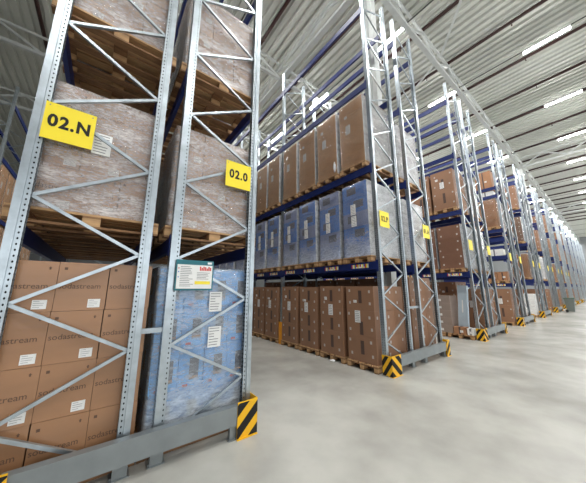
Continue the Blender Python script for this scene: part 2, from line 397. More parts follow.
# ------------------------------------------------------------------ rack parts
HF = 10.05
def upright_mesh(sg):
    o_ = [(-.05, -.05), (.006, -.05), (.006, -.036), (.05, -.036), (.05, -.018)]
    i_ = [(.047, -.018), (.047, -.033), (.003, -.033), (.003, -.047), (-.047, -.047)]
    o2 = [(x_, -y) for x_, y in reversed(o_)]; i2 = [(x_, -y) for x_, y in reversed(i_)]
    pts = i2 + o2[::-1][::-1] if False else None
    loop = o_ + i_ + i2 + o2
    loop = [(x_ * sg, y) for x_, y in loop]
    if sg < 0: loop = loop[::-1]
    return MB().extrude_z(loop, 0.01, HF).mesh('upright', ['perforated_steel'])
UPL, UPR = upright_mesh(1), upright_mesh(-1)
FOOT = MB().box(-.08, .08, -.07, .07, 0, .01, c=.003).box(-.058, .058, -.062, -.052, .01, .12).cyl((.066, .045, .01), (.066, .045, .03), .01, 6).cyl((-.066, -.045, .01), (-.066, -.045, .03), .01, 6).mesh('foot_plate', ['galvanised_dull'])
BR = {}
def brace_mesh(x0, z0, x1, z1):
    k_ = (round(x0, 3), round(x1, 3), round(z1 - z0, 3))
    if k_ not in BR: BR[k_] = MB().channel((x0, -.013, 0), (x1, -.013, z1 - z0), 0.03, 0.03, mi=0).mesh('brace', ['galvanised'])
    return BR[k_]
def make_frame(mirror, label):
    t = thing('rack_ladder', label, 'rack frame')
    for x_, me in ((0, UPL), (D0, UPR)):
        u = link('upright', me, t, (x_, 0, 0)); link('foot_plate', FOOT, u, (0, 0, 0))
    a, b_ = .045, D0 - .045
    nodes = [(b_, .14)]; z = .62; k_ = 0
    while z < HF - .1:
        nodes.append(((a, b_)[k_ % 2], z)); z += .478; k_ += 1
    if mirror: nodes = [(D0 - x_, z) for x_, z in nodes]
    for (x0, z0), (x1, z1) in zip(nodes, nodes[1:]):
        link('brace', brace_mesh(x0, z0, x1, z1), t, (0, 0, z0))
    return t
FA, FB = make_frame(False, ''), make_frame(True, '')
def far_ladder():
    m_ = MB()
    for x_ in (0, D0): m_.box(x_ - .05, x_ + .05, -.05, .05, 0, HF).box(x_ - .08, x_ + .08, -.07, .07, 0, .012)
    z = .14
    a, b_ = .045, D0 - .045; k_ = 0
    while z < HF - .5:
        p, q = ((b_, a), (a, b_))[k_ % 2]; m_.bar((p, 0, z), (q, 0, z + .478), .03, .03); z += .478; k_ += 1
    return m_.mesh('rack_ladder', ['galvanised'])
FARL = far_ladder()
used = {}
def frame(mirror, x_, y, label, group=None):
    src = FB if mirror else FA
    if mirror not in used:
        used[mirror] = 1; src.location = (x_, y, 0); src['label'] = label
        if group: src['group'] = group
        return src
    return dup(src, (x_, y, 0), label, group)

def beam_mesh(h):
    a = .058
    y0, y1 = a, BAY - a
    return MB().box(-.025, .025, y0, y1, -h, 0, c=.006).mesh('beam_rail', ['navy'])
BM = {.17: beam_mesh(.17)}
CON = MB().box(-.03, .03, 0, .008, -.22, .03).box(-.03, -.022, -.05, .008, -.22, .03).mesh('end_connector', ['navy'])
def beam(x_, y, z, label, group=None, simple=False, flip=1):
    t = thing('rack_beam', label, 'rack beam', (x_, y, z), group)
    link('beam_rail', BM[.17], t)
    if not simple:
        c = link('end_connector', CON, t, (0, .05, 0)); c.scale = (flip, 1, 1)
        c = link('end_connector', CON, t, (0, BAY - .05, 0)); c.scale = (flip, -1, 1)
    return t
LABM = MB()
for i in range(14):
    y = .0 + i * .034; LABM.box(-.002, 0, y, y + .034, 0 if i % 3 else .03, .085, (0, 1, 2, 3, 1, 0, 2)[i % 7])
LABM.box(-.001, 0, 0, .476, 0, .085, 4)
LAB = LABM.mesh('location_label', ['paper', 'label_yellow', 'red', 'carton_blue', 'paper'])
def beam_labels(bm, ys):
    for y in ys: link('location_label', LAB, bm, (-.0255, y, -.125))

# ------------------------------------------------------------------ pallets
def pallet_parts():
    d = MB()
    for y in (-.3275, -.175, 0, .175, .3275):
        w = .145 if abs(y) > .3 or y == 0 else .1
        d.box(-.6, .6, y - w / 2, y + w / 2, .122, .144, c=.003)
    st = MB().box(-.0725, .0725, -.4, .4, .1, .122, c=.003).mesh('cross_board', ['wood'])
    blk = MB().box(-.0725, .0725, -.05, .05, .022, .1, c=.003).mesh('block', ['pale_wood'])
    run = MB().box(-.6, .6, -.05, .05, 0, .022, c=.003).mesh('bottom_board', ['wood'])
    return d.mesh('top_boards', ['pale_wood']), st, blk, run
PD, PS, PB, PRn = pallet_parts()
def make_pallet():
    t = thing('wooden_pallet', '', 'pallet')
    link('top_boards', PD, t)
    for x_ in (-.5275, 0, .5275): link('cross_board', PS, t, (x_, 0, 0))
    for y in (-.35, 0, .35):
        link('bottom_board', PRn, t, (0, y, 0))
        for x_ in (-.5275, 0, .5275): link('block', PB, t, (x_, y, 0))
    return t
PAL = make_pallet(); pal_used = []
m1 = MB()
for y in (-.3275, -.175, 0, .175, .3275): m1.box(-.6, .6, y - .065, y + .065, .122, .144)
for x_ in (-.5275, 0, .5275):
    m1.box(x_ - .07, x_ + .07, -.4, .4, .1, .122)
    for y in (-.35, 0, .35): m1.box(x_ - .07, x_ + .07, y - .05, y + .05, .022, .1)
for y in (-.35, 0, .35): m1.box(-.6, .6, y - .05, y + .05, 0, .022)
PSIMPLE = m1.mesh('wooden_pallet', ['pale_wood'])
def pallet(x_, y, z, label, group=None, simple=False, rz=0.0):
    if simple:
        o = link('wooden_pallet', PSIMPLE, None, (x_, y, z)); tag(o, label, 'pallet', group)
    elif not pal_used:
        pal_used.append(1); o = PAL; o.location = (x_, y, z); o['label'] = label
        if group: o['group'] = group
    else: o = dup(PAL, (x_, y, z), label, group)
    o.rotation_euler = (0, 0, rz)
    return o

# ------------------------------------------------------------------ pallet loads
def carton_box(sx_, sy, sz, m_, seam='tape_dark'):
    g = .0025
    return MB().box(-sx_ / 2 + g, sx_ / 2 - g, -sy / 2 + g, sy / 2 - g, .001, sz - .002, c=.005).mesh('carton', [m_])
def film_mesh(Lx, Ly, Lz, m_, seed=1, over=.012):
    rnd = random.Random(seed); mb = MB(); nu, nz = 10, 12; ring = []
    loop = []
    hx, hy = Lx / 2 + over, Ly / 2 + over; c = .03
    for (x_, y) in ((-hx + c, -hy), (hx - c, -hy), (hx, -hy + c), (hx, hy - c), (hx - c, hy), (-hx + c, hy), (-hx, hy - c), (-hx, -hy + c)): loop.append(Vector((x_, y, 0)))
    pts = []
    for i in range(8):
        a, b_ = loop[i], loop[(i + 1) % 8]; k_ = 7 if i % 2 == 0 else 1
        for j in range(k_): pts.append(a.lerp(b_, j / k_))
    n = len(pts); rows = []
    for r_ in range(nz + 1):
        z = .002 + (Lz + over) * r_ / nz; row = []
        for p in pts:
            q = p * (1 + rnd.uniform(0, .008)); row.append((q.x, q.y, z + (rnd.uniform(-.004, .004) if 0 < r_ < nz else 0)))
        rows.append(row)
    top = [(p.x * .97, p.y * .97, Lz + over + .012) for p in pts]
    vs = [v for r_ in rows for v in r_] + top
    fs = []
    for r_ in range(nz + 1):
        for i in range(n):
            fs.append((r_ * n + i, r_ * n + (i + 1) % n, (r_ + 1) * n + (i + 1) % n, (r_ + 1) * n + i))
    fs.append(tuple(range((nz + 1) * n, (nz + 2) * n)))
    return mb.add(vs, fs).mesh('stretch_film', [m_], smooth=True)
def sheet(w, h, lines=0, seed=0):
    """a paper label: white sheet standing in the XZ plane, facing -Y, with grey print"""
    rnd = random.Random(seed); mb = MB().box(-w / 2, w / 2, -.001, 0, -h / 2, h / 2, 0)
    for i in range(lines):
        z = h / 2 - h * (i + .7) / (lines + .6); l_ = w * rnd.uniform(.35, .8)
        mb.box(-w * .42, -w * .42 + l_, -.0018, -.001, z - h * .018, z + h * .018, 1)
    return mb.mesh('shipping_label', ['paper', 'print_grey'])
SHEET_S, SHEET_M, SHEET_D = sheet(.095, .08, 4, 1), sheet(.16, .24, 7, 2), sheet(.15, .26, 6, 5)
STICK = MB().box(-.024, .024, -.001, 0, -.03, .03).mesh('sticker', ['sticker_paper'])
FACE = {'-y': 0.0, '-x': -math.pi / 2}
def put(parent, me, name, face, u, z, off, dx=0):
    """fix a flat piece on the -Y or -X face of its parent; u runs to the viewer's right"""
    o = link(name, me, parent)
    if face == '-y': o.location = (u, -off, z)
    else: o.location = (-off, -u, z); o.rotation_euler = (0, 0, -math.pi / 2)
    return o
TXT = textmesh('printed_name', 'sodastream', .075, 'ink', .0006)
ICON = MB().box(-.012, .012, -.0008, 0, -.012, .012).mesh('printed_mark', ['ink'])
ICON2 = MB().add([(-.006, 0, -.014), (.006, 0, -.014), (.006, 0, 0), (.012, 0, 0), (0, 0, .014), (-.012, 0, 0), (-.006, 0, 0), (-.006, -.0008, -.014), (.006, -.0008, -.014), (.006, -.0008, 0), (.012, -.0008, 0), (0, -.0008, .014), (-.012, -.0008, 0), (-.006, -.0008, 0)], [(13, 12, 11, 10, 9, 8, 7), (0, 1, 2, 3, 4, 5, 6)] + [(i, 7 + i, 7 + (i + 1) % 7, (i + 1) % 7) for i in range(7)]).mesh('printed_arrow', ['ink'])

def load_base(name, label, cat, loc, group=None): return thing(name, label, cat, loc, group)
def stack(t, nx, ny, nz, Lx, Ly, Lz, m_, jit=.004, seed=0, faces=None):
    """carton children of load t, only the ones at its outside; returns {(i,j,k): object}"""
    sx_, sy, sz = Lx / nx, Ly / ny, Lz / nz; rnd = random.Random(seed)
    mm = [carton_box(sx_, sy, sz, q) for q in ([m_] if isinstance(m_, str) else m_)]
    out = {}
    for k_ in range(nz):
        for j in range(ny):
            for i in range(nx):
                if 0 < i < nx - 1 and 0 < j < ny - 1 and k_ < nz - 1: continue
                o = link('carton', mm[(i + j * 3 + k_) % len(mm)], t, (-Lx / 2 + sx_ * (i + .5) + rnd.uniform(-jit, jit), -Ly / 2 + sy * (j + .5) + rnd.uniform(-jit, jit), sz * k_))
                out[i, j, k_] = o
    return out, sx_, sy, sz

# kraft load with printed cartons (racks N and O)
def make_soda(Lx, Ly, nz, m_='kraft', film_m=None, seed=1, printed=True):
    t = load_base('carton_load', '', 'carton load', (0, 0, 0)); Lz = (.452 if nz == 4 else .445) * nz
    cs, sx_, sy, sz = stack(t, 3, 2, nz, Lx, Ly, Lz, m_, seed=seed)
    for (i, j, k_), c in cs.items():
        if j: continue
        o = put(c, SHEET_S, 'shipping_label', '-y', .10, .065, sy / 2 - .0022)
        if printed:
            o = link('printed_name', TXT, c, (-.02, -sy / 2 + .0019, .225)); o.rotation_euler = (math.pi / 2, 0, 0); o.scale = (.9, .9, 1)
            put(c, ICON, 'printed_mark', '-y', -.14, .39, sy / 2 - .0022); put(c, ICON2, 'printed_arrow', '-y', .13, .39, sy / 2 - .0022)
    if film_m: link('stretch_film', film_mesh(Lx, Ly, Lz, film_m, seed), t)
    return t, Lz
zP = .144
soda, _ = make_soda(1.14, .80, 4, 'kraft', None, 1)
soda.location = (.50, .46, zP); soda['label'] = 'stack of printed kraft cartons on the floor under the 02.N sign'
pallet(.50, .48, 0, 'wooden pallet on the floor under the printed kraft cartons of bay N')
s1, _ = make_soda(1.06, .80, 3, 'kraft_pale', 'film_clear', 2)
s1.location = (.50, .48, LV[0] + zP); s1['label'] = 'film-wrapped carton stack directly behind the 02.N sign on the first shelf'
doc = put(s1, SHEET_M, 'document', '-y', -.03, .78, .42)
s2 = dup(s1, (.50, .48, LV[1] + zP), 'film-wrapped carton stack at the top left, on the second shelf above the 02.N sign')
s3 = dup(s1, (1.72, .48, LV[0] + zP), 'film-wrapped carton stack behind the 02.O sign on the first shelf')
s4 = dup(s1, (1.72, .48, LV[1] + zP), 'film-wrapped carton stack on the second shelf above the 02.O sign')
for o in (s2, s3, s4):
    for ch in o.children:
        if ch.name.startswith('document'): bpy.data.objects.remove(ch)
for x_, nm in ((.485, 'N'), (1.753, 'O')):
    for li, z in ((1, LV[0]), (2, LV[1])):
        sh = ('first', 'second')[li - 1]
        for q in range(4):
            y = .46 + .92 * q
            pallet(x_, y, z, 'wooden pallet on the %s shelf of bay %s, %s' % (sh, nm, 'at the rack end' if q == 0 else ORD[q] + ' from the rack end'))
            if q == 1:
                dup(s1, (x_, y + .02, z + zP), 'film-wrapped carton stack on the %s shelf of bay %s, hidden %s in line' % (sh, nm, ORD[q]))
# blue wrapped load, rack O floor
def make_blue(Lx, Ly, Lz, nx, ny, nz, m_, film_m, seed):
    t = load_base('blue_carton_load', '', 'carton load', (0, 0, 0))
    cs, sx_, sy, sz = stack(t, nx, ny, nz, Lx, Ly, Lz, m_, seed=seed)
    px_ = MB().box(-sx_ * .19, sx_ * .19, -.001, 0, 0, sz * .52, 0).box(-sx_ * .19, sx_ * .19, -.0016, -.001, sz * .02, sz * .08, 1).mesh('printed_picture', ['panel_grey', 'kraft_pale'])
    py_ = MB().box(-sy * .19, sy * .19, -.001, 0, 0, sz * .52, 0).mesh('printed_picture', ['panel_grey'])
    dot = MB().box(-.03, .03, -.001, 0, -.014, .014).mesh('red_mark', ['red'])
    for (i, j, k_), c in cs.items():
        if j == 0:
            put(c, px_, 'printed_picture', '-y', sx_ * .12, sz * .18, sy / 2 - .003)
            put(c, dot, 'red_mark', '-y', -sx_ * .2, sz * .06, sy / 2 - .003)
        if i == 0: put(c, py_, 'printed_picture', '-x', (.15 if k_ % 2 else -.12) * sy, sz * .3, sx_ / 2 - .003)
    link('stretch_film', film_mesh(Lx, Ly, Lz, film_m, seed), t)
    return t
ob = make_blue(1.12, .78, 1.80, 4, 2, 4, ['carton_pale_blue'], 'film_milky', 5)
ob.location = (1.72, .47, zP); ob['label'] = 'film-wrapped pale blue carton stack on the floor under the teal notice'
put(ob, SHEET_M, 'document', '-y', .09, 1.40, .425); put(ob, SHEET_M, 'document', '-y', .10, .98, .425)
pallet(1.72, .48, 0, 'wooden pallet under the wrapped pale blue cartons behind the long guard rail')
pallet(.485, 1.38, 0, 'wooden pallet on the floor behind the printed kraft cartons')
dup(soda, (.5, 1.40, zP), 'stack of printed kraft cartons second in line behind the front one of bay N')
pallet(1.753, 1.38, 0, 'wooden pallet on the floor behind the wrapped pale blue cartons')
dup(ob, (1.72, 1.40, zP), 'wrapped pale blue carton stack second in line behind the front one of bay O')

# rack P: brown floor stacks, blue first shelf, brown second shelf
def make_brown(Lx, Ly, Lz, nz, m_, seed, film_m=None, doc=True, stick=True, panel=True, yst=True):
    t = load_base('brown_carton_load', '', 'carton load', (0, 0, 0)); rnd = random.Random(seed)
    cs, sx_, sy, sz = stack(t, 3, 1, nz, Lx, Ly, Lz, m_, seed=seed)
    pm = MB().box(-.045, .045, -.001, 0, 0, sz * .52).mesh('printed_panel', ['tape_dark'])
    for (i, j, k_), c in cs.items():
        if i == 0:
            if panel: put(c, pm, 'printed_panel', '-x', .02, sz * (.05 if k_ % 2 else .3), sx_ / 2 - .003)
            if stick:
                for u in (-1, 1):
                    for f_ in (.28, .8): put(c, STICK, 'sticker', '-x', u * sy * rnd.uniform(.3, .42), sz * f_ + rnd.uniform(-.03, .03), sx_ / 2 - .003)
        if stick and yst:
            for f_ in (.3, .75): put(c, STICK, 'sticker', '-y', sx_ * rnd.uniform(-.3, .3), sz * f_, sy / 2 - .003)
    if doc:
        o = put(t, SHEET_D, 'document', '-x', rnd.uniform(-.1, .0), Lz * rnd.uniform(.58, .66), Lx / 2 + .002)
        o = put(t, SHEET_S, 'document', '-x', rnd.uniform(-.2, -.1), Lz * rnd.uniform(.76, .82), Lx / 2 + .002); o.rotation_euler.x = .1
    if film_m: link('stretch_film', film_mesh(Lx, Ly, Lz, film_m, seed), t)
    return t
PC = PX + D0 / 2
def slots(b_): return [b_ * BAY + .05 + .475 + .885 * q for q in range(4)]
fl = [make_brown(1.16, .76, 1.62, 3, 'kraft_brown', 11), make_brown(1.16, .75, 1.61, 3, 'kraft_brown', 12, yst=False), make_brown(1.15, .76, 1.63, 3, 'kraft_brown', 13, yst=False)]
bl = [make_blue(1.14, .74, 1.80, 3, 1, 5, ['carton_blue', 'carton_blue', 'carton_lilac'], 'film_blue', 21), make_blue(1.14, .73, 1.80, 3, 1, 5, ['carton_blue', 'carton_lilac', 'carton_blue'], 'film_blue', 22)]
for t in bl: put(t, SHEET_D, 'document', '-x', -.03, 1.15, .59); put(t, SHEET_D, 'document', '-x', -.02, .86, .59)
tp = [make_brown(1.14, .76, 1.84, 5, 'kraft_gold', 31, 'film_brown', True, False, False), make_brown(1.14, .75, 1.82, 5, 'kraft_gold', 32, 'film_brown', True, False, False)]
# white film curtain on the end faces is part of these loads
def end_wrap(t, Lx, Ly, Lz):
    mb = MB(); mb.box(-Lx / 2 - .01, Lx / 2 + .01, -Ly / 2 - .016, -Ly / 2 - .012, .003, Lz + .01); mb.build('end_film', 'film_white', t)
for t_ in bl: end_wrap(t_, 1.14, .74, 1.80)
for t_ in tp: end_wrap(t_, 1.14, .75, 1.82)
cnt = {}
def place(src, loc, label, group=None, rz=0.0):
    if src.name not in cnt and src['label'] == '':
        cnt[src.name] = 1; src.location = loc; src['label'] = label; src.rotation_euler = (0, 0, rz)
        if group: src['group'] = group
        return src
    return dup(src, loc, label, group, rz)
idx = 0
for b_ in range(3):
    for q, y in enumerate(slots(b_)):
        rnd = random.Random(idx); j = rnd.uniform(-.015, .015); simple = b_ > 1
        o_ = ORD[idx] + ' from the sign end'
        pallet(PC, y, 0, 'wooden pallet on the floor of rack P, ' + o_, None, simple)
        place(fl[0 if idx == 0 else 1 + idx % 2], (PC + j, y, zP), 'brown stickered carton stack, floor of rack P, ' + o_)
        pallet(PC, y, LV[0], 'wooden pallet on the first shelf of rack P, ' + o_, None, simple)
        place(bl[idx % 2], (PC - j, y, LV[0] + zP), 'film-wrapped blue carton stack, first shelf of rack P, ' + o_)
        pallet(PC, y, LV[1], 'wooden pallet on the second shelf of rack P, ' + o_, None, simple)
        place(tp[idx % 2], (PC + j * .5, y, LV[1] + zP), 'tall wrapped brown carton stack, second shelf of rack P, ' + o_)
        idx += 1
def crumple(name, r, h, seed, m_):
    rnd = random.Random(seed); mb = MB(); n, k = 12, 6; vs = [(0, 0, 0)]; fs = []
    for j in range(1, k):
        for i in range(n):
            a = 2 * math.pi * i / n; f = math.sin(math.pi * j / k) * rnd.uniform(.55, 1.15)
            vs.append((r * f * math.cos(a), r * f * math.sin(a), h * j / k * rnd.uniform(.85, 1.1)))
    vs.append((0, 0, h)); T = len(vs) - 1
    for i in range(n):
        fs.append((0, 1 + (i + 1) % n, 1 + i)); fs.append((T, 1 + (k - 2) * n + i, 1 + (k - 2) * n + (i + 1) % n))
        for j in range(k - 2): fs.append((1 + j * n + i, 1 + j * n + (i + 1) % n, 1 + (j + 1) * n + (i + 1) % n, 1 + (j + 1) * n + i))
    return mb.add(vs, fs).mesh(name, [m_])
o = link('film_scrap', crumple('film_scrap', .07, .05, 3, 'paper'), None, (5.23, 1.32, 0)); tag(o, 'small crumpled white film scrap on the floor by the brown stacks', 'scrap', None, 'thing')
lt = [o for o in bpy.data.objects if o.parent is None and o.get('label', '').startswith('tall wrapped brown carton stack, second shelf of rack P, second')][0]
link('loose_film_tail', crumple('loose_film_tail', .05, .34, 9, 'film_white'), lt, (-.62, -.33, .02))
# rack Q (back to back with P)
QC = PX + QOFF + D0 / 2
fq = make_brown(1.16, .76, 1.86, 4, 'kraft_brown', 15)
wl = make_brown(1.12, .76, 1.66, 4, 'kraft_pale', 41, 'film_white', False, False, False)
for q, y in enumerate(slots(0) + slots(1) + slots(2)):
    if q > 7: continue
    o_ = ORD[q] + ' from the rack end'
    pallet(QC, y, 0, 'wooden pallet floor of the rack behind P, ' + o_)
    place(fq, (QC, y, zP), 'brown carton stack floor of the rack behind P, ' + o_)
    pallet(QC, y, LV[0], 'wooden pallet first shelf of the rack behind P, ' + o_)
    place(wl, (QC, y, LV[0] + zP), 'white-wrapped carton stack first shelf of the rack behind P, ' + o_)
    pallet(QC, y, LV[1], 'wooden pallet second shelf of the rack behind P, ' + o_)
    place(wl, (QC, y, LV[1] + zP), 'white-wrapped carton stack second shelf of the rack behind P, ' + o_)

# ------------------------------------------------------------------ frames and beams of the near racks
frame(False, NX, 0, 'near galvanised rack end frame carrying the 02.N sign')
frame(True, OX, 0, 'galvanised rack end frame carrying the 02.O sign and the teal notice')
frame(False, NX, BAY, 'galvanised rack frame second in bay N behind the near end frame')
frame(True, OX, BAY, 'galvanised rack frame second in bay O behind the sign frame')
frame(False, PX, 0, 'galvanised rack end frame carrying the 02.P sign')
frame(True, PX + QOFF, 0, 'galvanised rack end frame right of the 02.P frame, backing onto it')
for k_ in (1, 2, 3): frame(False, PX, BAY * k_, 'galvanised frame inside rack P, %s behind the end frame' % ORD[k_ - 1])
for k_ in (1, 2): frame(True, PX + QOFF, BAY * k_, 'galvanised frame inside the rack backing onto P, %s behind the end frame' % ORD[k_ - 1])
LVN = ['first', 'second', 'third', 'top']
def rack_beams(xa, nb, where, levels=LV, labels_on=(), simple=False, sides=(0, 1), group=None):
    for b_ in range(nb):
        for li, z in enumerate(levels):
            for sd in sides:
                lb = 'navy rack beam, %s shelf, %s, %s edge, %s bay' % ((LVN[li] if len(levels) == 4 else ORD[li]), where, ('near', 'far')[sd] if where != 'bay N' else ('left', 'right')[sd], ORD[b_])
                o = beam(xa + (-.03 if sd == 0 else D0 + .03), b_ * BAY, z, lb if not group else group[0], group[1] if group else None, simple, 1 if sd == 0 else -1)
                if li in labels_on and sd == 0: beam_labels(o, [.25, 1.15, 2.05, 2.95])
rack_beams(NX, 1, 'bay N'); rack_beams(OX, 1, 'bay O')
rack_beams(PX, 3, 'rack P', labels_on=(0,)); rack_beams(PX + QOFF, 2, 'the rack behind P')
def row_spacer(x_, y, z, w, label, group=None):
    tag(MB().channel((x_, y, z), (x_ + w, y, z), .05, .03).box(x_ - .004, x_ + .002, y - .03, y + .03, z - .05, z + .05).box(x_ + w - .002, x_ + w + .004, y - .03, y + .03, z - .05, z + .05).build('row_spacer', 'galvanised'), label, 'row spacer', group)
row_spacer(NX + D0 + .05, -.02, 1.27, OX - D0 - .1, 'short galvanised bar joining the N and O frames low down')
row_spacer(PX + D0 + .05, -.02, 1.27, QOFF - D0 - .1, 'short galvanised bar joining the P frame to the one behind it')

# ------------------------------------------------------------------ guards, signs, notice
def guard_rail(x0, x1, label):
    t = thing('guard_rail', label, 'guard rail', (x0, -.13, 0)); Lr = x1 - x0
    MB().box(0, Lr, -.03, .0, .15, .355, c=.004).box(0, Lr, 0, .05, .335, .355).box(0, Lr, 0, .05, .15, .17).build('rail', 'galvanised_dull', t)
    for u in (.0, Lr - .10):
        MB().box(u, u + .10, .0, .05, 0, .15).box(u - .02, u + .12, -.02, .05, 0, .012).build('floor_bracket', 'galvanised_dull', t)
    return t
def corner_guard(label, x_, y, wx, wy, sgn, chevron, group=None, h=.39):
    """L-shaped bumper: one plate facing -Y of width wx and one facing sideways of depth wy; black stripes are raised film"""
    t = thing('corner_guard', label, 'corner guard', (x_, y, 0), group); th = .008
    fx = (lambda u: u) if sgn > 0 else (lambda u: -u)
    A, B_ = sorted((0, fx(wx)))
    MB().box(A, B_, 0, th, 0, h, c=.002).build('front_plate', 'guard_yellow', t)
    C_, D_ = sorted((0, fx(th)))
    MB().box(C_, D_, th, wy, 0, h, c=.002).build('side_plate', 'guard_yellow', t)
    MB().box(A, B_, -.018, 0, 0, .01).build('base_flange', 'guard_yellow', t)
    def stripes(w, slope):
        """parallelogram bands clipped to the plate (u 0..w, v 0..h)"""
        polys = []; per = .24; bw = .125
        for k_ in range(-4, 8):
            a0 = k_ * per; pl = [(0, a0), (w, a0 + slope * w), (w, a0 + slope * w + bw), (0, a0 + bw)]
            for lim, sg in ((.012, 1), (h - .012, -1)):
                o_ = []
                for (p, q) in zip(pl, pl[1:] + pl[:1]):
                    ip, iq = sg * (p[1] - lim) >= 0, sg * (q[1] - lim) >= 0
                    if ip: o_.append(p)
                    if ip != iq:
                        f_ = (lim - p[1]) / (q[1] - p[1]); o_.append((p[0] + f_ * (q[0] - p[0]), lim))
                pl = o_
                if not pl: break
            if len(pl) >= 3: polys.append(pl)
        return polys
    for pl in stripes(wx, -.9 if chevron else (.95 if sgn > 0 else -.95)):
        m_ = MB(); n = len(pl); fr = [(fx(u), -.001, v) for u, v in pl]; bk = [(fx(u), 0, v) for u, v in pl]
        m_.add(fr + bk, [tuple(range(n)), tuple(range(n, 2 * n))[::-1]] + [(i, n + i, n + (i + 1) % n, (i + 1) % n) for i in range(n)]); m_.build('black_stripe', 'black', t)
    for pl in stripes(wy, -1.5 if wx < .45 and chevron else .95):
        m_ = MB(); n = len(pl); e = -.001 * (1 if sgn > 0 else -1); fr = [(e, u, v) for u, v in pl]; bk = [(0, u, v) for u, v in pl]
        m_.add(fr + bk, [tuple(range(n)), tuple(range(n, 2 * n))[::-1]] + [(i, n + i, n + (i + 1) % n, (i + 1) % n) for i in range(n)]); m_.build('black_stripe', 'black', t)
    return t
guard_rail(.22, 2.10, 'long grey steel guard rail across the feet of the N and O frames')
corner_guard('yellow and black striped corner guard at the right end of the long guard rail', 2.33, -.17, .26, .24, -1, False)
corner_guard('yellow corner guard at the lower left edge of the picture', -.12, -.19, .385, .24, 1, False)
guard_rail(PX + .26, PX + QOFF + D0 - .04, 'grey steel guard rail across the feet of the 02.P frames')
corner_guard('yellow and black chevron corner guard at the foot of the 02.P frame', PX - .07, -.17, .34, .22, 1, True)
corner_guard('yellow and black striped corner guard at the right end of the 02.P guard rail', PX + QOFF + D0 + .14, -.17, .20, .22, -1, False)

def sign(x_, z, text, label, sz=.375, weight=.006):
    t = thing('bay_sign', label, 'sign', (x_, -.062, z))
    MB().box(-sz / 2, sz / 2, -.003, .003, -sz / 2, sz / 2, c=.001).build('sign_board', 'sign_yellow', t)
    if text:
        o = link('lettering', textmesh('lettering', text, .165, 'black', weight, .0006, 1.14), t, (0, -.0038, .0)); o.rotation_euler = (math.pi / 2, 0, 0); o.scale = (.86, 1.04, 1)
    for u in (-1, 1): MB().cyl((u * sz * .42, -.006, sz * .42), (u * sz * .42, .012, sz * .42), .006, 8).build('fixing_screw', 'galvanised_dull', t)
    return t
sign(.215, 3.265, '02.N', 'yellow square bay sign reading 02.N')
sign(1.995, 3.27, '02.0', 'yellow square bay sign reading 02.O')
sign(PX + .215, 3.27, '02.P', 'yellow square bay sign reading 02.P')
sign(PX + QOFF + D0 - .27, 3.27, '01.A', 'yellow square bay sign on the frame right of the 02.P one')

t = thing('safety_notice', 'white notice board with teal border on the O frame', 'notice', (1.50, -.075, 1.86))
MB().box(-.215, .215, 0, .012, -.175, .175, c=.003).build('frame_board', 'teal', t)
MB().box(-.2, .2, -.002, 0, -.155, .12).build('notice_sheet', 'paper', t)
mb = MB(); rnd = random.Random(3)
for i in range(12):
    z = .095 - i * .02
    mb.box(-.165, -.165 + rnd.uniform(.09, .15), -.003, -.002, z - .003, z + .003)
for i in range(5):
    z = .03 - i * .018; mb.box(.02, .02 + rnd.uniform(.1, .16), -.003, -.002, z - .003, z + .003)
mb.build('printed_lines', 'print_grey', t)
mb = MB()
for i in range(7): mb.box(.05 + i * .02, .065 + i * .02, -.003, -.002, .055, .055 + (.05, .035, .05, .045, .03, .05, .04)[i])
mb.box(-.19, -.178, -.003, -.002, .07, .082); mb.build('red_heading', 'red', t)
MB().box(-.0 , .18, -.003, -.002, -.105, -.068).build('yellow_band', 'label_yellow', t)
mb = MB(); mb.box(-.19, -.178, -.003, -.002, .03, .042).box(-.19, -.178, -.003, -.002, -.03, -.018); mb.build('blue_mark', 'carton_blue', t)
MB().box(.14, .19, -.001, 0, .135, .16).build('corner_emblem', 'paper', t)

# orange post sleeve on the second upright of rack P
pts = [(-.095, .075), (-.095, -.05), (-.07, -.075), (.06, -.075), (.06, -.07), (-.067, -.07), (-.09, -.047), (-.09, .075)]
o = MB().extrude_z(pts, 0, .67).build('post_guard', 'orange_guard', None, (PX, BAY, 0)); tag(o, 'orange post guard on the upright between the brown floor stacks', 'post guard')

# ------------------------------------------------------------------ the pairs of racks receding to the right
def jbox(name, x0, x1, y0, y1, z0, z1, m_, label, cat, group=None):
    t = thing(name, label, cat, ((x0 + x1) / 2, (y0 + y1) / 2, z0), group); hx, hy = (x1 - x0) / 2, (y1 - y0) / 2; h = z1 - z0
    MB().box(-hx, hx, -hy, hy, 0, h, c=.008).build('carton', m_, t)
    MB().box(-hx - .001, -hx, -.03, .03, 0, h * .99).box(-hx, hx, -.03, .03, h, h + .001).build('packing_tape', 'tape_dark' if m_ != 'paper' else 'print_grey', t)
    put(t, SHEET_S, 'shipping_label', '-x', hy * .3, h * .4, hx + .002)
    return t
dk = [make_brown(1.14, .80, 1.62, 3, 'kraft_dark', 51, None, False, True, False), make_brown(1.14, .80, 1.56, 2, 'kraft_brown', 52, None, True, True, True)]
wd = [make_brown(1.14, .80, 1.62, 3, 'kraft_dark', 53, 'film_brown', False, True, False)]
orr = make_brown(1.12, .80, 1.46, 4, 'kraft_orange', 54, 'film_brown', False, False, False)
end_wrap(dk[0], 1.14, .80, 1.62); end_wrap(wd[0], 1.14, .80, 1.62)
